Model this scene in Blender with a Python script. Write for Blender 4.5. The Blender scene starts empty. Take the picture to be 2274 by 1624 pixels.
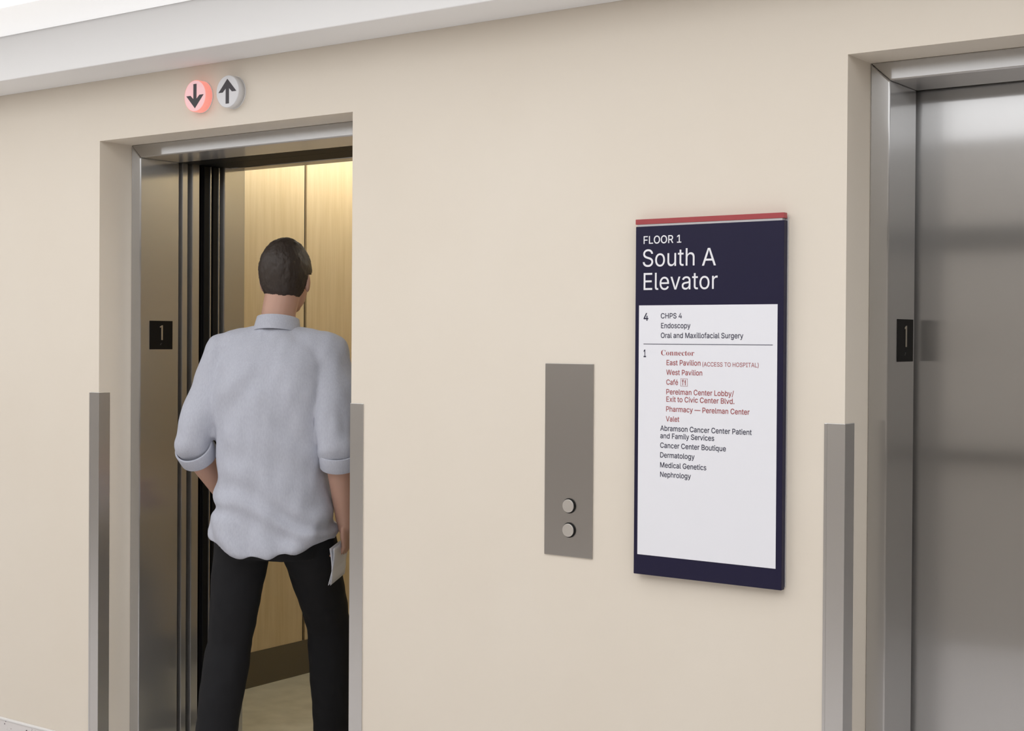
import bpy, bmesh, math, os, random
import numpy as np
from mathutils.geometry import delaunay_2d_cdt
from mathutils import Vector, Matrix, noise
random.seed(7)
S = bpy.context.scene
COL = S.collection

# ------------------------------------------------------------------ camera, view, world, hall lights
cam_data = bpy.data.cameras.new('camera')
cam = bpy.data.objects.new('camera', cam_data)
COL.objects.link(cam)
yaw, pit, rol = 0.62854, -0.009112, 0.0063735
fwd = Vector((-math.sin(yaw) * math.cos(pit), math.cos(yaw) * math.cos(pit), math.sin(pit)))
r0 = Vector((math.cos(yaw), math.sin(yaw), 0))
u0 = r0.cross(fwd)
rt = r0 * math.cos(rol) + u0 * math.sin(rol)
up = -r0 * math.sin(rol) + u0 * math.cos(rol)
cam.matrix_world = Matrix(((rt.x, up.x, -fwd.x, 0.0), (rt.y, up.y, -fwd.y, -3.1438),
                           (rt.z, up.z, -fwd.z, 1.52), (0, 0, 0, 1)))
cam_data.sensor_fit = 'HORIZONTAL'
cam_data.sensor_width = 36
cam_data.lens = 51.19
cam_data.shift_y = -0.01369
cam_data.clip_start = 0.05
S.camera = cam

S.view_settings.view_transform = 'Standard'
S.view_settings.look = 'None'
S.view_settings.gamma = 1
S.view_settings.use_curve_mapping = False
S.view_settings.exposure = 0.0

w = bpy.data.worlds.new('world')
w.use_nodes = True
w.node_tree.nodes['Background'].inputs[0].default_value = (0, 0, 0, 1)
w.node_tree.nodes['Background'].inputs[1].default_value = 0
S.world = w

HALL_LAMP = 1.41      # radiance of the lens of the hall luminaires
LEDGE = .41          # the dim strip beside the soffit
CAB = 12.8           # cab ceiling strips
LIT = 0.75           # lit lantern

# ------------------------------------------------------------------ helpers
def mat(name, base=(.8, .8, .8), rough=.5, metal=0.0, emit=None, estr=0.0, spec=.5):
    m = bpy.data.materials.new(name)
    m.use_nodes = True
    b = m.node_tree.nodes['Principled BSDF']
    b.inputs['Base Color'].default_value = (*base, 1)
    b.inputs['Roughness'].default_value = rough
    b.inputs['Metallic'].default_value = metal
    b.inputs['Specular IOR Level'].default_value = spec
    if emit:
        b.inputs['Emission Color'].default_value = (*emit, 1)
        b.inputs['Emission Strength'].default_value = estr
    return m

def nodes(m):
    return m.node_tree.nodes, m.node_tree.links, m.node_tree.nodes['Principled BSDF']

def add_noise_color(m, c0, c1, scale, detail=4, stretch=(1, 1, 1), lo=.3, hi=.7):
    n, l, b = nodes(m)
    tc = n.new('ShaderNodeTexCoord'); mp = n.new('ShaderNodeMapping')
    mp.inputs['Scale'].default_value = stretch
    nz = n.new('ShaderNodeTexNoise'); nz.inputs['Scale'].default_value = scale
    nz.inputs['Detail'].default_value = detail
    cr = n.new('ShaderNodeValToRGB')
    cr.color_ramp.elements[0].position = lo; cr.color_ramp.elements[0].color = (*c0, 1)
    cr.color_ramp.elements[1].position = hi; cr.color_ramp.elements[1].color = (*c1, 1)
    l.new(tc.outputs['Object'], mp.inputs[0]); l.new(mp.outputs[0], nz.inputs['Vector'])
    l.new(nz.outputs['Fac'], cr.inputs[0]); l.new(cr.outputs[0], b.inputs['Base Color'])
    return nz, mp

def add_bump(m, scale, strength, dist=.001, stretch=(1, 1, 1), detail=3):
    n, l, b = nodes(m)
    tc = n.new('ShaderNodeTexCoord'); mp = n.new('ShaderNodeMapping')
    mp.inputs['Scale'].default_value = stretch
    nz = n.new('ShaderNodeTexNoise'); nz.inputs['Scale'].default_value = scale
    nz.inputs['Detail'].default_value = detail
    bp = n.new('ShaderNodeBump'); bp.inputs['Strength'].default_value = strength
    bp.inputs['Distance'].default_value = dist
    l.new(tc.outputs['Object'], mp.inputs[0]); l.new(mp.outputs[0], nz.inputs['Vector'])
    l.new(nz.outputs['Fac'], bp.inputs['Height']); l.new(bp.outputs[0], b.inputs['Normal'])

def steel(name, base=(.58, .578, .577), rough=.125, aniso=1.0, grain='z', wide=.46, mix=.48):
    """brushed stainless steel: a tight and a broad lobe, both spread across the grain"""
    m = mat(name, base, rough, 1.0)
    n, l, b = nodes(m)
    geo = n.new('ShaderNodeNewGeometry')
    cx = n.new('ShaderNodeCombineXYZ')
    cx.inputs['Z' if grain == 'z' else 'X'].default_value = 1
    vm = n.new('ShaderNodeVectorMath'); vm.operation = 'CROSS_PRODUCT'
    l.new(geo.outputs['True Normal'], vm.inputs[0]); l.new(cx.outputs[0], vm.inputs[1])
    tc = n.new('ShaderNodeTexCoord'); mp = n.new('ShaderNodeMapping')
    mp.inputs['Scale'].default_value = (900, 900, 6) if grain == 'z' else (6, 900, 900)
    nz = n.new('ShaderNodeTexNoise'); nz.inputs['Scale'].default_value = 1
    nz.inputs['Detail'].default_value = 2
    l.new(tc.outputs['Object'], mp.inputs[0]); l.new(mp.outputs[0], nz.inputs['Vector'])
    b2 = n.new('ShaderNodeBsdfPrincipled')
    b2.inputs['Base Color'].default_value = (*base, 1); b2.inputs['Metallic'].default_value = 1
    for p, r in ((b, rough), (b2, wide)):
        p.inputs['Anisotropic'].default_value = aniso
        l.new(vm.outputs[0], p.inputs['Tangent'])
        mr = n.new('ShaderNodeMapRange')
        mr.inputs['To Min'].default_value = r * .96; mr.inputs['To Max'].default_value = r * 1.04
        l.new(nz.outputs['Fac'], mr.inputs['Value']); l.new(mr.outputs[0], p.inputs['Roughness'])
    mx = n.new('ShaderNodeMixShader'); mx.inputs[0].default_value = mix
    l.new(b.outputs[0], mx.inputs[1]); l.new(b2.outputs[0], mx.inputs[2])
    l.new(mx.outputs[0], n['Material Output'].inputs['Surface'])
    return m

def bm_box(bm, x0, x1, y0, y1, z0, z1, mi=0):
    v = [bm.verts.new(p) for p in ((x0, y0, z0), (x1, y0, z0), (x1, y1, z0), (x0, y1, z0),
                                   (x0, y0, z1), (x1, y0, z1), (x1, y1, z1), (x0, y1, z1))]
    for f in ((0, 3, 2, 1), (4, 5, 6, 7), (0, 1, 5, 4), (1, 2, 6, 5), (2, 3, 7, 6), (3, 0, 4, 7)):
        bm.faces.new([v[i] for i in f]).material_index = mi

def bm_prism(bm, pts, axis, a0, a1):
    """extrude a closed 2-D outline along axis ('x': pts are (y,z); 'y': (x,z); 'z': (x,y))"""
    def P(p, a):
        return {'x': (a, p[0], p[1]), 'y': (p[0], a, p[1]), 'z': (p[0], p[1], a)}[axis]
    A = [bm.verts.new(P(p, a0)) for p in pts]
    B = [bm.verts.new(P(p, a1)) for p in pts]
    n = len(pts)
    bm.faces.new(A); bm.faces.new(B[::-1])
    for i in range(n):
        bm.faces.new((A[i], B[i], B[(i + 1) % n], A[(i + 1) % n]))

def bm_disc(bm, c, r, y0, y1, seg=64, mi_face=0, mi_side=0, soft=0.0):
    """round plate lying against the wall, axis along y, front at y1 (y1<y0)"""
    rings = [(r, y0)]
    if soft:
        rings += [(r, y1 + soft), (r - soft * .3, y1 + soft * .3), (r - soft, y1)]
    else:
        rings += [(r, y1)]
    R = []
    for rr, yy in rings:
        R.append([bm.verts.new((c[0] + rr * math.cos(2 * math.pi * i / seg), yy,
                                c[2] + rr * math.sin(2 * math.pi * i / seg))) for i in range(seg)])
    for a, b_ in zip(R[:-1], R[1:]):
        for i in range(seg):
            f = bm.faces.new((a[i], a[(i + 1) % seg], b_[(i + 1) % seg], b_[i]))
            f.material_index = mi_side; f.smooth = True
    bm.faces.new(R[-1]).material_index = mi_face
    bm.faces.new(R[0][::-1]).material_index = mi_side

def obj(name, bm, mats, parent=None, bevel=0.0, seg=2, smooth=False):
    bmesh.ops.recalc_face_normals(bm, faces=bm.faces)
    if smooth:
        for f in bm.faces:
            f.smooth = True
    me = bpy.data.meshes.new(name)
    bm.to_mesh(me); bm.free()
    for m in (mats if isinstance(mats, (list, tuple)) else [mats]):
        me.materials.append(m)
    o = bpy.data.objects.new(name, me)
    COL.objects.link(o)
    if parent is not None:
        o.parent = parent
        o.matrix_parent_inverse = Matrix.Translation(parent.location).inverted() if not parent.parent else Matrix()
    if bevel:
        md = o.modifiers.new('bevel', 'BEVEL')
        md.width = bevel; md.segments = seg; md.limit_method = 'ANGLE'
    return o

def box(name, x0, x1, y0, y1, z0, z1, m, parent=None, bevel=0.0, seg=2):
    bm = bmesh.new(); bm_box(bm, x0, x1, y0, y1, z0, z1)
    return obj(name, bm, m, parent, bevel, seg)

def tag(o, label, cat, group=None, kind=None):
    o['label'] = label; o['category'] = cat
    if group: o['group'] = group
    if kind: o['kind'] = kind
    return o

def thing(name, loc, label, cat, group=None, kind=None):
    o = bpy.data.objects.new(name, None)
    o.empty_display_size = .05
    o.location = loc
    COL.objects.link(o)
    return tag(o, label, cat, group, kind)

# ------------------------------------------------------------------ materials
M_wall = mat('wall_paint', (.80, .72, .615), .55, spec=.3)
add_noise_color(M_wall, (.785, .715, .615), (.81, .745, .65), 1.6, 5)
add_bump(M_wall, 350, .06, .0006)
M_back = mat('opposite_wall_paint', (.48, .44, .395), .6)
M_white = mat('white_ceiling_paint', (.89, .89, .89), .7, spec=.2)
M_steel = steel('brushed_steel_vertical')
M_steelh = steel('brushed_steel_horizontal', grain='x')
M_steelp = steel('satin_steel_plate', (.46, .445, .43), .3, .5, wide=.42)
M_button = steel('satin_button_steel', (.74, .72, .69), .3, .3, wide=.5)
M_guard = steel('satin_steel_guard', (.64, .635, .63), .3, .6, wide=.45)
M_black = mat('black_enamel', (.010, .010, .011), .55, spec=.12)
M_dark = mat('hoistway_shade', (.02, .02, .022), .8)  # near-black colour stands in for the darkness of the unlit hoistway
M_rail = mat('dark_bronze', (.05, .045, .04), .4, .6)
M_terrazzo = mat('terrazzo', (.62, .59, .57), .35)
def speckle(m, base, dark, scale):
    n, l, b = nodes(m)
    tc = n.new('ShaderNodeTexCoord')
    vo = n.new('ShaderNodeTexVoronoi'); vo.inputs['Scale'].default_value = scale
    vc = n.new('ShaderNodeValToRGB'); e = vc.color_ramp.elements
    e[0].position = .24; e[0].color = (*dark, 1)
    e[1].position = .30; e[1].color = (*base, 1)
    nz = n.new('ShaderNodeTexNoise'); nz.inputs['Scale'].default_value = scale * .6
    mx = n.new('ShaderNodeMix'); mx.data_type = 'RGBA'
    gt = n.new('ShaderNodeMath'); gt.operation = 'GREATER_THAN'; gt.inputs[1].default_value = .56
    l.new(tc.outputs['Object'], vo.inputs['Vector']); l.new(tc.outputs['Object'], nz.inputs['Vector'])
    l.new(vo.outputs['Distance'], vc.inputs[0]); l.new(nz.outputs['Fac'], gt.inputs[0])
    l.new(gt.outputs[0], mx.inputs['Factor'])
    mx.inputs[6].default_value = (*base, 1); l.new(vc.outputs[0], mx.inputs[7])
    l.new(mx.outputs[2], b.inputs['Base Color'])
speckle(M_terrazzo, (.76, .73, .72), (.10, .06, .07), 100)
M_cap = mat('white_base_cap', (.80, .79, .78), .45)
M_wood = mat('maple_laminate', (.66, .54, .36), .38, spec=.4)
_nz, _mp = add_noise_color(M_wood, (.58, .465, .285), (.66, .545, .36), 3.0, 6, (14, 14, .9), .32, .68)
M_joint = mat('panel_joint', (.03, .026, .022), .5)
M_cabbase = mat('cab_base_laminate', (.13, .112, .08), .4, .2)
M_cabfloor = mat('cab_floor_vinyl', (.34, .31, .23), .28)
add_noise_color(M_cabfloor, (.50, .485, .39), (.66, .64, .53), 9, 6)
M_cablight = mat('cab_lamp', (.9, .85, .75), .5, emit=(1.0, .95, .83), estr=CAB)
M_lampN = mat('hall_lamp_lens', (.9, .9, .9), .5, emit=(.965, .98, 1.0), estr=HALL_LAMP)
M_ledge = mat('soffit_strip_lens', (.9, .9, .9), .5, emit=(.98, .99, 1.0), estr=LEDGE)
M_lampbody = mat('lamp_housing', (.85, .85, .85), .5)
M_navy = mat('navy_panel', (.014, .012, .040), .42, spec=.25)
M_red = mat('red_bar', (.38, .055, .062), .45)
M_insert = mat('white_insert', (.86, .868, .92), .45, spec=.35)
M_inkn = mat('navy_ink', (.03, .028, .06), .5)
M_inkr = mat('red_ink', (.36, .07, .075), .5)
M_inkw = mat('white_lettering', (.86, .86, .90), .5)
M_alu = mat('sign_aluminium', (.62, .62, .64), .35, .8)
M_plate = mat('black_number_plate', (.008, .007, .006), .6, spec=.12)
M_numeral = mat('raised_numeral', (.42, .37, .30), .35, .7)
M_braille = mat('braille_dots', (.12, .11, .10), .4, .5)
M_gasket = mat('black_gasket', (.008, .008, .008), .5, spec=.15)
M_lens_off = mat('white_lantern_plastic', (.76, .765, .79), .35)
M_lens_lit = mat('lit_lantern_face', (.45, .28, .28), .35, emit=(1.0, .58, .60), estr=LIT * .72)
M_rim_lit = mat('lit_lantern_rim', (.45, .22, .19), .35, emit=(1.0, .30, .24), estr=LIT * .95)
M_arrow = mat('charcoal_arrow', (.045, .04, .048), .5)

# ------------------------------------------------------------------ dimensions
XL, XR = -4.0018, -2.861            # left opening in the plaster
X2 = -1.3419; X2R = X2 + (XR - XL)  # right opening
ZO = 2.1735                         # head of the openings
YR = .1325                          # depth of the plaster reveal
FW, FH = .0484, .0452               # face of the steel frame
YJ = .3038                          # back of the steel jamb
ZH = ZO - FH
SOF = 2.3752; CEIL = 2.5357; SD = .1859
X0, X1, YB = -9.0, 3.6, -3.45

# ------------------------------------------------------------------ shell
box('floor', X0, X1, YB, .3202, -.12, 0, M_terrazzo).update_tag()
tag(bpy.data.objects['floor'], 'speckled pale terrazzo floor of the elevator hall', 'floor', kind='structure')
bm = bmesh.new()
for x0, x1, z0, z1 in ((X0, XL, 0, CEIL), (XR, X2, 0, CEIL), (X2R, X1, 0, CEIL),
                       (XL, XR, ZO, CEIL), (X2, X2R, ZO, CEIL)):
    bm_box(bm, x0, x1, 0, YJ, z0, z1)
bmesh.ops.remove_doubles(bm, verts=bm.verts, dist=1e-5)
inner = [f for f in bm.faces if any(g is not f and (g.calc_center_median() - f.calc_center_median()).length < 1e-5 for e in f.edges for g in e.link_faces)]
bmesh.ops.delete(bm, geom=inner, context='FACES')
tag(obj('wall_front', bm, M_wall), 'cream painted wall with the two elevator openings', 'wall', kind='structure')
tag(box('wall_back', X0, X1, YB - .1, YB, 0, CEIL, M_back), 'plain beige wall opposite the elevators', 'wall', kind='structure')
tag(box('wall_left', X0 - .1, X0, YB, .3, 0, CEIL, M_back), 'beige end wall at the far left of the hall', 'wall', kind='structure')
tag(box('wall_right', X1, X1 + .1, YB, .3, 0, CEIL, M_back), 'beige end wall at the right of the hall', 'wall', kind='structure')
tag(box('ceiling', X0, X1, YB, .3, CEIL, CEIL + .1, M_white), 'bright white ceiling above the white soffit', 'ceiling', kind='structure')
tag(box('trim_1', X0, X1, -SD, 0, SOF, CEIL, M_white, bevel=.003), 'white boxed soffit running along the top of the cream wall', 'soffit', kind='structure')
tag(box('trim_2', X0, X1, YB, YB + .03, 1.98, 2.09, M_rail), 'dark trim band high on the opposite wall', 'trim', kind='structure')
tag(box('trim_3', X0, X1, YB, YB + .05, .93, .97, M_rail), 'dark handrail band on the opposite wall', 'trim', kind='structure')

def baseboard(name, x0, x1, label):
    t = thing(name, (x0, 0, 0), label, 'baseboard', kind='structure')
    box('terrazzo_base', x0, x1, -.012, 0, 0, .144, M_terrazzo, t)
    box('cap_strip', x0, x1, -.014, 0, .144, .151, M_cap, t, .002)
baseboard('baseboard_left', X0, XL - .0465, 'speckled terrazzo base with white cap at the lower left corner')
baseboard('baseboard_middle', XR + .049, X2 - .049, 'terrazzo base under the wall between the two openings')
baseboard('baseboard_right', X2R + .049, X1, 'terrazzo base right of the closed elevator')

# ------------------------------------------------------------------ hall luminaires
def luminaire(name, x0, x1, y0, y1, drop, lens, label):
    t = thing(name, ((x0 + x1) / 2, (y0 + y1) / 2, CEIL), label, 'ceiling light')
    box('housing', x0, x1, y0, y1, CEIL - .012, CEIL, M_lampbody, t)
    box('lens', x0 + .005, x1 - .005, y0 + .005, y1 - .005, CEIL - drop, CEIL - .012, lens, t, .008)
luminaire('ceiling_light', -8.4, 2.6, -3.42, -.457, .018, M_lampN, 'very bright luminous ceiling panel at the top left beyond the white ceiling strip')
luminaire('soffit_light', -8.4, 2.6, -.455, -.1865, .014, M_ledge, 'bright white diffuser strip between the soffit and the luminous ceiling panel')

# ------------------------------------------------------------------ elevator entrances
def entrance(name, xl, label, open_):
    xr = xl + (XR - XL)
    xj, xk = xl + FW, xr - FW
    t = thing(name, ((xl + xr) / 2, YR, 0), label, 'elevator door', kind='structure')
    def jamb(outer, inner):
        # face width at the front with a mitred top, then the return
        bm = bmesh.new()
        p = [(outer, YR), (inner, YR), (inner, YJ), (outer, YJ)]
        lo = [bm.verts.new((x, y, 0)) for x, y in p]
        hi = [bm.verts.new((x, y, ZO if x == outer else ZH)) for x, y in p]
        bm.faces.new(lo); bm.faces.new(hi[::-1])
        for i in range(4):
            bm.faces.new((lo[i], hi[i], hi[(i + 1) % 4], lo[(i + 1) % 4]))
        return obj('frame_jamb', bm, M_steel, t, .004, 3)
    jamb(xl, xj); jamb(xr, xk)
    bm = bmesh.new()
    A = [bm.verts.new(v) for v in ((xl, YR, ZO), (xr, YR, ZO), (xk, YR, ZH), (xj, YR, ZH))]
    B = [bm.verts.new((v.co.x, YJ, v.co.z)) for v in A]
    bm.faces.new(A); bm.faces.new(B[::-1])
    for i in range(4):
        bm.faces.new((A[i], B[i], B[(i + 1) % 4], A[(i + 1) % 4]))
    obj('frame_head', bm, M_steelh, t, .004, 3)
    wdt = (xk - xj) / 2
    z1 = ZH + .03
    if open_:
        spans = ((xj - wdt, xj - .002, .3202, .345), (xj - wdt, xj - .002, .3658, .3993))
    else:
        spans = ((xj - .06, xj + wdt + .02, .3202, .345), (xj + wdt - .02, xk + .06, .3658, .3993))
    for a, b_, y0, y1 in spans:
        box('door_panel', a, b_, y0, y1, .004, z1, M_steel, t, .0025)
    box('door_track', xl - .6, xr + .1, YJ + .001, .395, ZH + (.0 if open_ else .031), ZH + .22, M_black, t)
    box('sill', xl, xr, .3202, .412, -.03, 0, M_steelh, t)
    # added black sheet standing in for the shade inside the door pocket
    if open_:
        box('pocket_shade_sheet', xl - .68, xl - .64, YJ + .002, .42, 0, ZH + .2, M_dark, t)
    return t
entrance('door_1', XL, 'open elevator doorway with brushed steel frame that the person walks into', True)
entrance('door_2', X2, 'closed brushed steel elevator door in its frame at the right edge', False)

# ------------------------------------------------------------------ elevator cab
xj, xk = XL + FW, XR - FW
CX0, CX1, CY0, CY1, CZ = -4.605, -2.78, .515, 2.5, 2.42
cab = thing('elevator_cab', ((CX0 + CX1) / 2, 1.4, 0), 'warmly lit elevator cab with maple panels behind the open doorway', 'elevator cab')
box('floor_pan', CX0, CX1, CY0 - .09, CY1, -.03, 0, M_cabfloor, cab)
box('ceiling_panel', CX0, CX1, CY0, CY1, CZ, CZ + .04, M_white, cab)
box('shell', CX0 - .05, CX0 - .012, .617, CY1, 0, CZ, M_joint, cab)
box('shell', CX1 + .012, CX1 + .05, .617, CY1, 0, CZ, M_joint, cab)
box('shell', CX0 - .05, CX1 + .05, CY1 + .012, CY1 + .05, 0, CZ, M_joint, cab)
JY = 1.6075
for y0, y1 in ((.66, JY - .008), (JY + .008, CY1)):
    box('wall_panel', CX0 - .012, CX0, y0, y1, .152, CZ, M_wood, cab, .001)
    box('wall_panel', CX1, CX1 + .012, y0, y1, .152, CZ, M_wood, cab, .001)
for x0, x1 in ((CX0, -3.70), (-3.684, CX1)):
    box('wall_panel', x0, x1, CY1, CY1 + .012, .152, CZ, M_wood, cab, .001)
box('base_band', CX0 - .012, CX0 + .004, .66, CY1, 0, .152, M_cabbase, cab)
box('base_band', CX1 - .004, CX1 + .012, .66, CY1, 0, .152, M_cabbase, cab)
box('base_band', CX0, CX1, CY1 - .004, CY1 + .012, 0, .152, M_cabbase, cab)
box('front_return', CX0 - .05, xj, .515, .617, 0, CZ, M_steel, cab, .003)
box('front_return', xk, CX1 + .05, .515, .617, 0, CZ, M_steel, cab, .003)
box('transom', xj, xk, .545, .617, ZH + .002, CZ, M_steelh, cab, .003)
box('door_header', xj - .5, xk + .1, .42, .54, ZH + .004, ZH + .24, M_black, cab)
for y0, y1 in ((.4183, .4535), (.4605, .4934)):
    d = box('cab_door', xj - .55, xj - .012, y0, y1, .006, ZH + .02, M_black, cab, .002)
    box('safety_edge', xj - .012, xj - .003, y0 + .004, y1 - .006, .01, ZH, M_gasket, d, .002)
    box('edge_strip', xj - .0125, xj - .001, y1 - .004, y1, .01, ZH, M_steel, d)
for y in (CX0 + .21, CX1 - .21):
    box('light_strip', y - .05, y + .05, 1.1, 2.40, CZ - .02, CZ, M_cablight, cab)

# ------------------------------------------------------------------ floor number plates on the jambs
def number_plate(xf, y0, y1, z0, z1, label):
    yc = (y0 + y1) / 2
    t = thing('number_plate', (xf, yc, (z0 + z1) / 2), label, 'floor number plate', 'raised floor number plates')
    box('plate', xf, xf + .002, y0, y1, z0, z1, M_plate, t, .0006)
    x0, x1 = xf + .002, xf + .0036
    zt, zb = z1 - .0155, z1 - .0665
    yy = yc + .002
    bm = bmesh.new()
    # the figure 1: stem with a short flag (viewed from +x, so +y runs to the right)
    bm_prism(bm, [(yy - .0028, zb), (yy + .0036, zb), (yy + .0036, zt), (yy - .0002, zt),
                  (yy - .0092, zt - .0045), (yy - .0078, zt - .0085), (yy - .0028, zt - .0058)], 'x', x0, x1)
    obj('numeral', bm, M_numeral, t, .0004)
    bm = bmesh.new()
    d = .0024
    for cy, cz in ((1, 2), (1, 1), (1, 0), (0, 0), (2.6, 2)):
        m = Matrix.Translation((x0, yc - .002 + (cy - 1) * d, z0 + .016 + cz * d)) @ Matrix.Scale(.0008, 4)
        bmesh.ops.create_icosphere(bm, subdivisions=2, radius=1, matrix=m)
    obj('braille', bm, M_braille, t, smooth=True)
number_plate(XL + FW, .174, .2747, 1.4737, 1.5725, 'black number 1 plate on the jamb beside the open doorway')
number_plate(X2 + FW, .189, .2905, 1.4697, 1.5715, 'black number 1 plate on the jamb of the closed right elevator')

# ------------------------------------------------------------------ corner guards
def corner_guard(xc, sx, wf, ws, label):
    """steel angle on a plaster corner; sx = -1: face leg runs left of the corner"""
    t = .0022
    bm = bmesh.new()
    pts = [(xc + sx * wf, 0), (xc + sx * wf, -t), (xc - sx * t, -t), (xc - sx * t, ws), (xc, ws), (xc, 0)]
    bm_prism(bm, pts, 'z', .152, 1.3287)
    g = obj('corner_guard', bm, M_guard, None, .0009, 2)
    tag(g, label, 'corner guard', 'steel corner guards on the opening corners')
    bm = bmesh.new()
    a, b_ = sorted((xc + sx * wf, xc + sx * (wf - .007)))
    bm_box(bm, a, b_, -t - .0009, -t + .0004, .153, 1.3277)
    obj('hem', bm, M_guard, g, .0005)
    return g
corner_guard(XL, -1, .0465, .0446, 'steel corner guard on the left corner of the open doorway')
corner_guard(XR, 1, .049, .047, 'steel corner guard on the right corner of the open doorway')
corner_guard(X2, -1, .0491, .0517, 'steel corner guard at the lower right beside the closed elevator')

# ------------------------------------------------------------------ hall lanterns
ARROW = [(0, .82), (.84, -.04), (.43, -.04), (.155, .20), (.155, -.79), (-.155, -.79), (-.155, .20), (-.43, -.04), (-.84, -.04)]
def lantern(x, z, sign, mats, label):
    t = thing('hall_lantern', (x, 0, z), label, 'elevator arrow light', 'round arrow lanterns over the open doorway')
    bm = bmesh.new(); bm_disc(bm, (x, 0, z), .0505, 0, -.003)
    obj('mounting_ring', bm, M_lampbody, t)
    bm = bmesh.new(); bm_disc(bm, (x, 0, z), .0496, -.003, -.030, 72, 0, 1, .002)
    obj('lens', bm, mats, t)
    bm = bmesh.new()
    R = .0475
    bm_prism(bm, [(x + p[0] * R, z + sign * p[1] * R) for p in ARROW], 'y', -.0299, -.0304)
    obj('arrow', bm, M_arrow, t)
lantern(-3.4996, 2.2744, -1, [M_lens_lit, M_rim_lit], 'round arrow light glowing pink and pointing down')
lantern(-3.3531, 2.2747, 1, [M_lens_off, M_lens_off], 'unlit white round arrow light pointing up')

# ------------------------------------------------------------------ call station
cs = thing('call_station', (-2.0993, 0, 1.2046), 'tall steel elevator call plate with two round buttons', 'call button panel')
box('face_plate', -2.1742, -2.0244, -.0035, 0, .9542, 1.455, M_steelp, cs, .0008)
for z in (1.0863, 1.0233):
    c = (-2.0952, 0, z)
    bm = bmesh.new(); bm_disc(bm, c, .0195, -.0034, -.0072, 48, soft=.001)
    ring = obj('button_collar', bm, M_gasket, cs)
    bm = bmesh.new(); bm_disc(bm, c, .0170, -.0070, -.0112, 48, soft=.0005)
    obj('button', bm, M_button, cs)

# ------------------------------------------------------------------ directory sign
SX0, SX1, SZ0, SZ1 = -1.8893, -1.4863, .9337, 1.8000
T = -.0224
sg = thing('directory_sign', ((SX0 + SX1) / 2, 0, SZ0), 'navy and white elevator directory sign with a red top bar', 'sign')
box('backing_plate', SX0 + .006, SX1 + .0022, -.0055, 0, SZ0 + .006, 1.8085, M_alu, sg, .001)
box('spacer', SX0 + .004, SX1 - .006, -.0200, -.0055, SZ0 + .004, 1.8150, M_alu, sg)
box('top_bar', SX0 - .001, SX1 - .0005, T, -.0056, 1.8052, 1.8180, M_red, sg, .0008)
# navy face: a frame around the listing insert
face = box('face_panel', SX0, SX1, T, -.0056, SZ0, SZ1, M_navy, sg, .0014)
IX0, IX1, IZ0, IZ1 = -1.8780, -1.5013, .9833, 1.6037
ins = box('listing_panel', IX0, IX1, T - .0006, T + .0006, IZ0, IZ1, M_insert, sg)

FD = bpy.utils.system_resource('DATAFILES', path='fonts')
def load_font(fn):
    try:
        return bpy.data.fonts.load(os.path.join(FD, fn))
    except Exception:
        return None
F_sans = load_font('Inter.woff2')
F_math = load_font('NotoSansMath-Regular.woff2')

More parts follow.
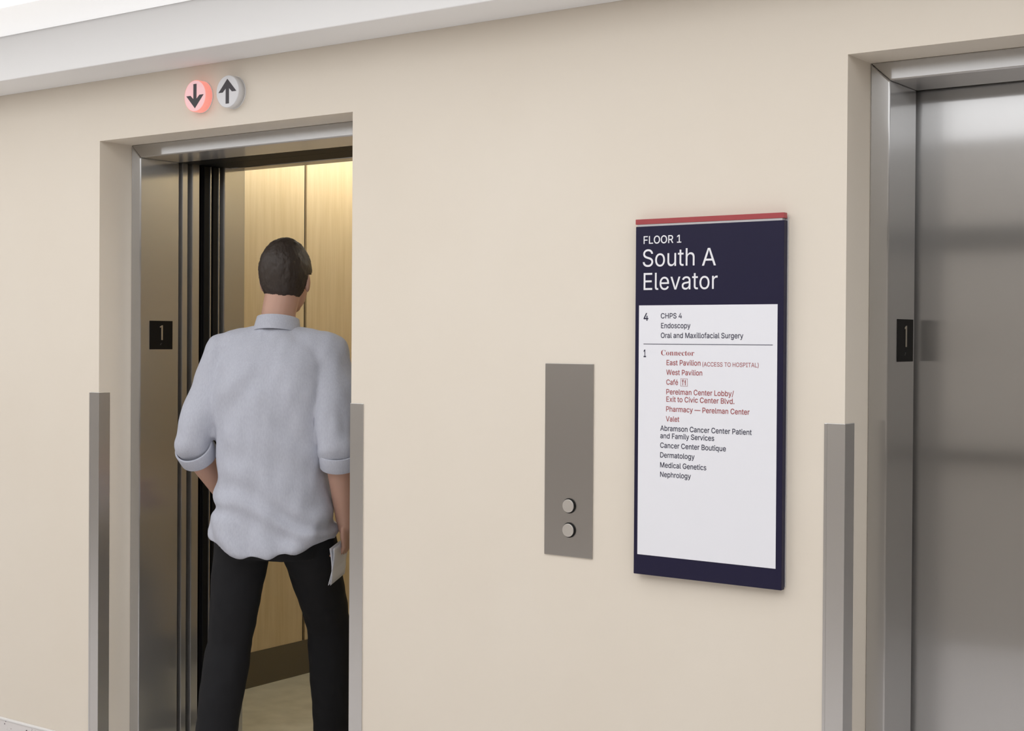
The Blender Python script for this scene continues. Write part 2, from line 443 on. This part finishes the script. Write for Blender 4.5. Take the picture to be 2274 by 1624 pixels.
def text_mesh(body, font, weight=0.0):
    """outline of the lettering filled by the non-zero winding rule (the font's contours overlap)"""
    c = bpy.data.curves.new('lettering', 'FONT')
    c.body = body
    if font: c.font = font
    c.resolution_u = 5
    c.fill_mode = 'NONE'
    o = bpy.data.objects.new('lettering', c)
    COL.objects.link(o)
    bpy.context.view_layer.update()
    src = bpy.data.meshes.new_from_object(o.evaluated_get(bpy.context.evaluated_depsgraph_get()))
    bpy.data.objects.remove(o); bpy.data.curves.remove(c)
    co = [Vector((v.co.x, v.co.y)) for v in src.vertices]
    ed = [tuple(e.vertices) for e in src.edges]
    bpy.data.meshes.remove(src)
    # walk the loops so that every edge runs along its contour
    nxt = {}
    for a, b_ in ed:
        nxt.setdefault(a, []).append(b_); nxt.setdefault(b_, []).append(a)
    seen, loops = set(), []
    for st in range(len(co)):
        if st in seen or st not in nxt: continue
        loop, cur, prev = [st], min(nxt[st]), st      # contour points are stored in order
        seen.add(st)
        while cur != st and cur not in seen:
            loop.append(cur); seen.add(cur)
            n_ = [k for k in nxt[cur] if k != prev]
            prev, cur = cur, (n_[0] if n_ else st)
        loops.append(loop)
    E0 = np.array([co[a] for lp in loops for a in lp]); E1 = np.array([co[lp[(i + 1) % len(lp)]] for lp in loops for i in range(len(lp))])
    out = delaunay_2d_cdt(co, [(lp[i], lp[(i + 1) % len(lp)]) for lp in loops for i in range(len(lp))], [], 0, 1e-6)
    V, F = out[0], out[2]
    cen = np.array([sum((V[k] for k in f), Vector((0, 0))) / len(f) for f in F])
    upw = (E0[None, :, 1] <= cen[:, None, 1]) & (E1[None, :, 1] > cen[:, None, 1])
    dnw = (E0[None, :, 1] > cen[:, None, 1]) & (E1[None, :, 1] <= cen[:, None, 1])
    side = (E1[None, :, 0] - E0[None, :, 0]) * (cen[:, None, 1] - E0[None, :, 1]) - (cen[:, None, 0] - E0[None, :, 0]) * (E1[None, :, 1] - E0[None, :, 1])
    wn = (upw & (side > 0)).sum(1) - (dnw & (side < 0)).sum(1)
    keep = [tuple(f) for f, k in zip(F, wn) if k != 0]
    me = bpy.data.meshes.new('lettering')
    me.from_pydata([(p.x, p.y, 0) for p in V], [], keep)
    used = {k for f in keep for k in f}
    bm_ = bmesh.new(); bm_.from_mesh(me)
    bmesh.ops.delete(bm_, geom=[v for v in bm_.verts if not v.link_faces], context='VERTS')
    if weight:
        bm_.normal_update()
        sh = {}
        for v in bm_.verts:
            b2 = [e for e in v.link_edges if len(e.link_faces) == 1]
            if not b2: continue
            d = Vector((0, 0, 0))
            for e in b2:
                f = e.link_faces[0]
                t_ = (e.verts[1].co - e.verts[0].co).normalized()
                n_ = Vector((t_.y, -t_.x, 0))
                if n_.dot(f.calc_center_median() - e.verts[0].co) > 0: n_ = -n_
                d += n_
            if d.length > 1e-4: sh[v] = d.normalized() * weight
        for v, d in sh.items(): v.co += d
    bm_.to_mesh(me); bm_.free()
    return me
def cap_of(font, ch='H'):
    me = text_mesh(ch, font)
    h = max(v.co.y for v in me.vertices)
    bpy.data.meshes.remove(me)
    return h
CAP = {'sans': (F_sans, cap_of(F_sans)), 'serif': (F_math, cap_of(F_math, '\U0001D402') if F_math else .7)}

def put_text(name, body, x0, x1, zb, cap, m, parent, y, weight=0.0, font='sans', label=None):
    f, ch = CAP[font]
    me = text_mesh(body, f, weight)
    xs = [v.co.x for v in me.vertices]
    a, b_ = min(xs), max(xs)
    sx, sz = (x1 - x0) / (b_ - a), cap / ch
    for v in me.vertices:
        v.co = Vector((x0 + (v.co.x - a) * sx, y, zb + v.co.y * sz))
    me.materials.clear(); me.materials.append(m)
    o = bpy.data.objects.new(name, me)
    COL.objects.link(o)
    o.parent = parent
    o.matrix_parent_inverse = (Matrix.Translation(sg.location) if parent.parent else Matrix.Identity(4)).inverted() @ Matrix.Identity(4)
    o.matrix_parent_inverse = Matrix.Identity(4)
    if label: o['label'] = label
    return o

yh = T - .0003
put_text('heading_text', 'FLOOR 1', -1.8664, -1.7595, 1.7566, .0188, M_inkw, face, yh, .010)
put_text('heading_text', 'South', -1.8683, -1.7225, 1.6998, .0425, M_inkw, face, yh, 0)
put_text('heading_text', 'A', -1.7022, -1.6641, 1.6985, .0425, M_inkw, face, yh, 0)
put_text('heading_text', 'Elevator', -1.8655, -1.6593, 1.6419, .0422, M_inkw, face, yh, 0)
yt = T - .0009
LH = .0126
LINES = [
    ('4', -1.8646, -1.8510, 1.5661, .0181, 'n', .022), ('1', -1.8638, -1.8567, 1.4756, .0178, 'n', .022),
    ('CHPS 4', -1.8152, -1.7560, 1.5714, LH, 'n', .010),
    ('Endoscopy', -1.8143, -1.7322, 1.5473, LH, 'n', .010),
    ('Oral and Maxillofacial Surgery', -1.8148, -1.5895, 1.5232, LH, 'n', .010),
    ('East Pavilion', -1.7981, -1.7036, 1.4563, LH, 'r', .010),
    ('(ACCESS TO HOSPITAL)', -1.6987, -1.5487, 1.4550, .0103, 'r', .004),
    ('West Pavilion', -1.7986, -1.6987, 1.4326, LH, 'r', .010),
    ('Caf\u00e9', -1.7984, -1.7655, 1.4083, LH, 'r', .010),
    ('Perelman Center Lobby/', -1.7982, -1.6132, 1.3846, LH, 'r', .010),
    ('Exit to Civic Center Blvd.', -1.7980, -1.6116, 1.3664, LH, 'r', .010),
    ('Pharmacy \u2014 Perelman Center', -1.7984, -1.5715, 1.3422, LH, 'r', .010),
    ('Valet', -1.7989, -1.7612, 1.3180, LH, 'r', .010),
    ('Abramson Cancer Center Patient', -1.8145, -1.5654, 1.2944, LH, 'n', .010),
    ('and Family Services', -1.8143, -1.6650, 1.2758, LH, 'n', .010),
    ('Cancer Center Boutique', -1.8145, -1.6333, 1.2523, LH, 'n', .010),
    ('Dermatology', -1.8143, -1.7180, 1.2284, LH, 'n', .010),
    ('Medical Genetics', -1.8141, -1.6857, 1.2038, LH, 'n', .010),
    ('Nephrology', -1.8139, -1.7279, 1.1804, LH, 'n', .010),
]
for body, x0, x1, zb, cap, k, wt in LINES:
    put_text('text_line', body, x0, x1, zb, cap, M_inkn if k == 'n' else M_inkr, ins, yt, wt,
             label=('small navy listing text' if k == 'n' else 'small red listing text'))
serif = ''.join(chr(0x1D400 + ord(c) - 65) if c.isupper() else chr(0x1D41A + ord(c) - 97) for c in 'Connector')
put_text('text_line', serif if F_math else 'Connector', -1.8138, -1.7211, 1.4803, .0130, M_inkr, ins, yt, -.004,
         'serif' if F_math else 'sans', 'red serif listing heading')
def ink(name, m, polys, label=None):
    bm = bmesh.new()
    for p in polys:
        bm_prism(bm, p, 'y', yt, yt - .0002)
    o = obj(name, bm, m)
    o.parent = ins; o.matrix_parent_inverse = Matrix.Identity(4)
    if label: o['label'] = label
    return o
def rect(x0, x1, z0, z1):
    return [(x0, z0), (x1, z0), (x1, z1), (x0, z1)]
ink('divider_line', M_inkn, [rect(-1.8641, -1.5128, 1.5072, 1.5086)])
ix0, ix1, iz0, iz1, lw = -1.7582, -1.7389, 1.4053, 1.4241, .0006
xf, xk2 = -1.7520, -1.7452
ink('dining_icon', M_inkr, [rect(ix0, ix1, iz0, iz0 + lw), rect(ix0, ix1, iz1 - lw, iz1), rect(ix0, ix0 + lw, iz0, iz1), rect(ix1 - lw, ix1, iz0, iz1),
    rect(xf - .0007, xf + .0007, 1.4078, 1.4175), rect(xf - .0022, xf + .0022, 1.4168, 1.4178),
    rect(xf - .0022, xf - .0013, 1.4178, 1.4216), rect(xf - .00045, xf + .00045, 1.4178, 1.4216), rect(xf + .0013, xf + .0022, 1.4178, 1.4216),
    [(xk2 - .0008, 1.4078), (xk2 + .0010, 1.4078), (xk2 + .0010, 1.4216), (xk2 - .0006, 1.4206), (xk2 - .0018, 1.4170), (xk2 - .0016, 1.4138), (xk2 - .0008, 1.4134)]],
    'small red fork and knife icon')

# ------------------------------------------------------------------ the person walking into the cab
M_skin = mat('skin', (.55, .33, .25), .5)
nS, lS, bS = nodes(M_skin)
bS.inputs['Subsurface Weight'].default_value = .08
bS.inputs['Subsurface Radius'].default_value = (.01, .004, .002)
M_hair = mat('dark_hair', (.035, .024, .018), .55)
add_bump(M_hair, 60, .6, .004, (1, 1, .25))
M_shirt = mat('pale_blue_shirt', (.52, .545, .63), .8, spec=.2)
add_noise_color(M_shirt, (.46, .475, .55), (.52, .54, .61), 260, 3, (1, 1, .3))
add_bump(M_shirt, 900, .15, .0005)
M_trousers = mat('black_trousers', (.014, .014, .016), .8, spec=.2)
M_shoe = mat('black_leather', (.012, .011, .011), .35)
M_paper = mat('white_paper', (.72, .73, .78), .6)

person = thing('person', (-3.43, .25, 0), 'person in pale blue shirt and black trousers walking away into the elevator', 'person')
person.rotation_euler = (0, 0, math.radians(25))

def capsule(bm, p0, p1, a, b_, seg=20):
    p0, p1 = Vector(p0), Vector(p1)
    for p, r in ((p0, a), (p1, b_)):
        bmesh.ops.create_uvsphere(bm, u_segments=seg, v_segments=seg // 2 + 2, radius=r, matrix=Matrix.Translation(p))
    d = p1 - p0
    L = d.length
    if L < 1e-6: return
    q = Vector((0, 0, 1)).rotation_difference(d.normalized()).to_matrix().to_4x4()
    bmesh.ops.create_cone(bm, cap_ends=True, segments=seg, radius1=a, radius2=b_, depth=L,
                          matrix=Matrix.Translation((p0 + p1) / 2) @ q)
def chain(bm, pts, rad):
    for i in range(len(pts) - 1):
        capsule(bm, pts[i], pts[i + 1], rad[i], rad[i + 1])
def ellipsoid(bm, c, r, rot=None, seg=28):
    m = Matrix.Translation(c) @ (rot or Matrix()) @ Matrix.Diagonal((*r, 1))
    bmesh.ops.create_uvsphere(bm, u_segments=seg, v_segments=seg // 2 + 2, radius=1, matrix=m)
def loft(bm, rings, n=40, power=2.0):
    """closed loft through elliptical rings (cx, cy, z, rx, ry)"""
    R = []
    for cx, cy, z, rx, ry in rings:
        row = []
        for i in range(n):
            a = 2 * math.pi * i / n
            c, s = math.cos(a), math.sin(a)
            e = 2 / power
            row.append(bm.verts.new((cx + rx * math.copysign(abs(c) ** e, c), cy + ry * math.copysign(abs(s) ** e, s), z)))
        R.append(row)
    for a, b_ in zip(R[:-1], R[1:]):
        for i in range(n):
            bm.faces.new((a[i], a[(i + 1) % n], b_[(i + 1) % n], b_[i]))
    bm.faces.new(R[0][::-1]); bm.faces.new(R[-1])

def organic(name, bm, voxel, smooth_it, m, parent, fold=None, decimate=None):
    bmesh.ops.recalc_face_normals(bm, faces=bm.faces)
    me = bpy.data.meshes.new(name); bm.to_mesh(me); bm.free()
    o = bpy.data.objects.new(name, me); COL.objects.link(o)
    md = o.modifiers.new('r', 'REMESH'); md.mode = 'VOXEL'; md.voxel_size = voxel
    md = o.modifiers.new('s', 'SMOOTH'); md.factor = .5; md.iterations = smooth_it
    if decimate:
        md = o.modifiers.new('d', 'DECIMATE'); md.ratio = decimate
    bpy.context.view_layer.update()
    me2 = bpy.data.meshes.new_from_object(o.evaluated_get(bpy.context.evaluated_depsgraph_get()))
    o.modifiers.clear(); o.data = me2; bpy.data.meshes.remove(me)
    me2.name = name
    if fold:
        nr = [v.normal.copy() for v in me2.vertices]
        for v, n_ in zip(me2.vertices, nr):
            v.co += n_ * fold(v.co)
    for p in me2.polygons: p.use_smooth = True
    me2.materials.clear(); me2.materials.append(m)
    o.parent = parent
    return o

# joints, facing +y, right hand at +x
HIP = {-1: (-.095, .0, .93), 1: (.095, .02, .93)}
KNEE = {-1: (-.155, .02, .51), 1: (.105, .27, .53)}
ANK = {-1: (-.185, -.06, .10), 1: (.10, .36, .10)}
SHO = {-1: (-.182, .025, 1.462), 1: (.182, .025, 1.462)}
ELB = {-1: (-.265, -.05, 1.17), 1: (.245, -.07, 1.17)}
WRI = {-1: (-.235, .15, .985), 1: (.235, .03, .925)}
HC = Vector((.012, .08, 1.712))

bm = bmesh.new()
# head: skull, face, jaw, nose, ears, brow, lips
ellipsoid(bm, HC + Vector((0, -.008, .022)), (.075, .093, .098))
ellipsoid(bm, HC + Vector((0, .028, -.035)), (.060, .066, .078))
ellipsoid(bm, HC + Vector((0, .060, -.090)), (.030, .030, .022))
capsule(bm, HC + Vector((0, .092, .012)), HC + Vector((0, .112, -.032)), .009, .014)
for s in (-1, 1):
    ellipsoid(bm, HC + Vector((s * .076, -.004, -.012)), (.010, .020, .032), Matrix.Rotation(s * .3, 4, 'Z'))
    capsule(bm, HC + Vector((s * .014, .085, .026)), HC + Vector((s * .044, .070, .026)), .010, .009)
    ellipsoid(bm, HC + Vector((s * .031, .074, .008)), (.013, .012, .010))
    ellipsoid(bm, HC + Vector((s * .040, .062, -.022)), (.020, .022, .020))
capsule(bm, HC + Vector((-.018, .088, -.058)), HC + Vector((.018, .088, -.058)), .006, .006)
capsule(bm, HC + Vector((-.016, .086, -.068)), HC + Vector((.016, .086, -.068)), .007, .007)
# neck and trunk
chain(bm, [(0, .025, 1.50), (0, .045, 1.60), HC + Vector((0, -.02, -.03))], [.062, .056, .058])
loft(bm, [(0, 0, .84, .13, .09), (0, 0, .95, .155, .105), (0, 0, 1.08, .140, .095), (0, .005, 1.25, .155, .105),
          (0, .01, 1.38, .17, .11), (0, .015, 1.47, .15, .085), (0, .02, 1.53, .07, .06)], 32)
for s in (-1, 1):
    capsule(bm, (0, .02, 1.50), SHO[s], .055, .052)
    chain(bm, [SHO[s], ELB[s]], [.052, .041])
    e, w_ = Vector(ELB[s]), Vector(WRI[s])
    chain(bm, [e, e.lerp(w_, .3), w_], [.040, .044, .029])
    chain(bm, [HIP[s], KNEE[s]], [.080, .052])
    k, a = Vector(KNEE[s]), Vector(ANK[s])
    chain(bm, [k, k.lerp(a, .3) + Vector((0, -.015, 0)), a], [.050, .054, .036])
    # foot inside the shoe
    chain(bm, [a + Vector((0, -.02, -.05)), a + Vector((0, .09, -.065)), a + Vector((s * .01, .15, -.072))], [.028, .026, .018])
    # hand: palm, four fingers curled to different degrees, thumb from the side of the palm
    d = (w_ - e).normalized()
    fw = Vector((0, 1, 0)); fw = (fw - d * fw.dot(d)).normalized()      # thumb side points forward
    pn = d.cross(fw).normalized() * (1 if s < 0 else -1)
    if pn.x * s > 0: pn = -pn                                           # palm looks towards the thigh
    pc = w_ + d * .048
    rotm = Matrix((fw, pn, d)).transposed().to_4x4()
    ellipsoid(bm, pc, (.041, .015, .050), rotm)
    capsule(bm, w_, w_ + d * .03, .027, .024)
    curls = ((.030, .078, .25, .0085), (.010, .086, .33, .0088), (-.011, .080, .42, .0084), (-.030, .066, .55, .0074))
    for off, ln, curl, rr in curls:
        p = w_ + d * .088 + fw * off
        dr = d.copy()
        pts = [p - d * .02, p]
        for q, fr in enumerate((.45, .32, .23)):
            ang = curl * (q + 1)
            dr = (d * math.cos(ang) + pn * math.sin(ang)).normalized()
            p = p + dr * ln * fr
            pts.append(p)
        chain(bm, pts, [rr * 1.1, rr * 1.1, rr, rr * .93, rr * .82])
    tb = w_ + d * .028 + fw * .030
    t1 = tb + (d * .7 + fw * .6 + pn * .35).normalized() * .036
    t2 = t1 + (d * .85 + fw * .15 + pn * .45).normalized() * .030
    chain(bm, [w_ + d * .015 + fw * .012, tb, t1, t2], [.017, .014, .0105, .0088])
body = organic('body', bm, .004, 3, M_skin, person, decimate=.5)

# hair: a close-cropped cap over the skull
bm = bmesh.new()
hc = HC + Vector((0, -.008, .022))
bmesh.ops.create_icosphere(bm, subdivisions=6, radius=1)
for v in list(bm.verts):
    n_ = v.co.normalized()
    g = 1.2 * noise.noise(n_ * 5) + .9 * noise.noise(Vector((n_.x * 30, n_.y * 30, n_.z * 9)))
    th = 1 + .045 * max(0, n_.z) + .02 * g
    v.co = hc + Vector((n_.x * .085 * th, n_.y * .103 * th, n_.z * .110 * th))
dele = []
for v in bm.verts:
    p = v.co - HC
    lim = -.085 if p.y < -.035 else (-.085 + (p.y + .035) / .06 * .10 if p.y < .025 else .015 + (p.y - .025) * 1.15)
    lim += .006 * noise.noise(p * 60)
    if abs(p.x) > .06 and -.02 < p.y < .02: lim = max(lim, .012)
    if p.z < lim: dele.append(v)
bmesh.ops.delete(bm, geom=dele, context='VERTS')
hair = obj('hair', bm, M_hair, smooth=True)
hair.parent = person; hair.matrix_parent_inverse = Matrix.Identity(4)
md = hair.modifiers.new('thick', 'SOLIDIFY'); md.thickness = .012; md.offset = -1

# shirt, worn loose over the trousers, sleeves rolled above the elbow
def folds(co):
    a = .012 * noise.noise(Vector((co.x * 7, co.y * 7, co.z * 5 + 3)))
    b_ = .006 * math.sin(co.z * 42 + 6 * noise.noise(co * 5) + co.x * 18) * max(0, min(1, (1.30 - co.z) * 3))
    c = .0045 * noise.noise(Vector((co.x * 26, co.y * 26, co.z * 12)))
    d = .007 * math.sin(30 * (abs(co.x) * .8 + co.z * .55) + 5 * noise.noise(co * 4)) * max(0, min(1, (co.z - 1.10) * 4)) * max(0, min(1, (1.47 - co.z) * 10))
    e = .008 * math.sin(co.x * 46 + 4 * noise.noise(co * 6)) * max(0, min(1, (1.02 - co.z) * 5))
    return a + b_ + c + d + e
bm = bmesh.new()
loft(bm, [(0, -.005, .80, .205, .150), (0, -.005, .835, .208, .153), (0, -.003, .95, .200, .146), (0, 0, 1.08, .186, .134),
          (0, 0, 1.22, .190, .136), (0, .002, 1.34, .200, .136), (0, .008, 1.43, .195, .118), (0, .014, 1.49, .160, .090),
          (0, .022, 1.535, .085, .070), (0, .028, 1.555, .068, .064)], 48, 2.3)
for s in (-1, 1):
    capsule(bm, (s * .03, .02, 1.50), SHO[s], .064, .069)
    sh, el = Vector(SHO[s]), Vector(ELB[s])
    chain(bm, [sh, sh.lerp(el, .5), el, el.lerp(Vector(WRI[s]), .12)], [.070, .066, .061, .057])
shirt = organic('shirt', bm, .008, 4, M_shirt, person, folds)
for v in shirt.data.vertices:                      # curved shirt tail
    if v.co.z < .98:
        v.co.z += (.98 - v.co.z) * (.10 + .26 * min(1, (v.co.x / .2) ** 2))
def sub(o, parent):
    o.parent = parent; o.matrix_parent_inverse = Matrix.Identity(4); return o
bm = bmesh.new()
def ring_band(bm, c, ax, rx, ry, h, t, seg=40, flare=.0):
    q = Vector((0, 0, 1)).rotation_difference(Vector(ax).normalized()).to_matrix()
    rows = []
    for rr, hh in ((1, -h / 2), (1 + t / rx, -h / 2), (1 + t / rx + flare, h / 2), (1 + flare, h / 2)):
        rows.append([bm.verts.new(Vector(c) + q @ Vector((rx * rr * math.cos(2 * math.pi * i / seg), ry * rr * math.sin(2 * math.pi * i / seg), hh))) for i in range(seg)])
    for j in range(4):
        a, b_ = rows[j], rows[(j + 1) % 4]
        for i in range(seg):
            bm.faces.new((a[i], a[(i + 1) % seg], b_[(i + 1) % seg], b_[i]))
ring_band(bm, (0, .034, 1.556), (0, .22, 1), .074, .072, .050, .006, flare=-.14)
sub(obj('collar', bm, M_shirt, smooth=True, bevel=.001), shirt)
for s in (-1, 1):
    e, w_ = Vector(ELB[s]), Vector(WRI[s])
    bm = bmesh.new()
    ring_band(bm, e.lerp(w_, .16), w_ - e, .058, .058, .050, .007)
    sub(obj('cuff', bm, M_shirt, smooth=True, bevel=.002), shirt)

# trousers
def tfold(co):
    return .005 * noise.noise(Vector((co.x * 9, co.y * 9, co.z * 6))) + .003 * noise.noise(co * 22)
bm = bmesh.new()
loft(bm, [(0, .0, .80, .15, .115), (0, 0, .88, .172, .128), (0, 0, .97, .168, .122), (0, 0, 1.04, .155, .112)], 40, 2.3)
for s in (-1, 1):
    h, k, a = Vector(HIP[s]), Vector(KNEE[s]), Vector(ANK[s])
    chain(bm, [h + Vector((0, 0, -.02)), h.lerp(k, .5), k, k.lerp(a, .45) + Vector((0, -.012, 0)), a + Vector((0, -.01, -.02))],
          [.098, .088, .074, .073, .066])
organic('trousers', bm, .008, 4, M_trousers, person, tfold)

# shoes
for s in (-1, 1):
    a = Vector(ANK[s])
    bm = bmesh.new()
    x, y = a.x, a.y
    rings = [(x, y - .072, .004), ]
    prof = [(-.085, .030, .050, .036), (-.06, .036, .072, .0), (0, .038, .086, 0), (.06, .044, .070, 0), (.12, .048, .050, 0), (.17, .042, .040, 0), (.20, .022, .030, 0)]
    rows = []
    for dy, hw, ht, _ in prof:
        row = []
        for i in range(16):
            t_ = 2 * math.pi * i / 16
            zz = .002 + ht * .5 + ht * .5 * math.copysign(abs(math.sin(t_)) ** .7, math.sin(t_))
            row.append(bm.verts.new((x + s * .01 * dy / .2 + hw * math.copysign(abs(math.cos(t_)) ** .8, math.cos(t_)), y + dy, max(.0015, zz))))
        rows.append(row)
    for p, q in zip(rows[:-1], rows[1:]):
        for i in range(16):
            bm.faces.new((p[i], p[(i + 1) % 16], q[(i + 1) % 16], q[i]))
    bm.faces.new(rows[0][::-1]); bm.faces.new(rows[-1])
    sub(obj('shoe', bm, M_shoe, smooth=True), person)

# folded papers held in the right hand
bm = bmesh.new()
R25 = Matrix.Rotation(math.radians(25), 4, 'Z')
base = Vector((-3.43, .25, 0))
W3 = Vector(WRI[1])
n_u, n_v = 10, 8
for lay in (0, 1):
    off = lay * .003
    g = []
    for i in range(n_u + 1):
        for j in range(n_v + 1):
            u, v_ = i / n_u - .5, j / n_v
            p = Vector((W3.x - .030 + off + .012 * math.sin(v_ * 2.2 + lay), W3.y + .01 + u * .15 - .02 * v_, .845 - v_ * .115 + .015 * u))
            g.append(bm.verts.new(base + (R25 @ p)))
    for i in range(n_u):
        for j in range(n_v):
            k = i * (n_v + 1) + j
            bm.faces.new((g[k], g[k + 1], g[k + n_v + 2], g[k + n_v + 1]))
pp = obj('folded_paper', bm, M_paper, smooth=True)
md = pp.modifiers.new('thick', 'SOLIDIFY'); md.thickness = .0012
tag(pp, 'pale folded papers held low in the right hand of the person', 'paper')
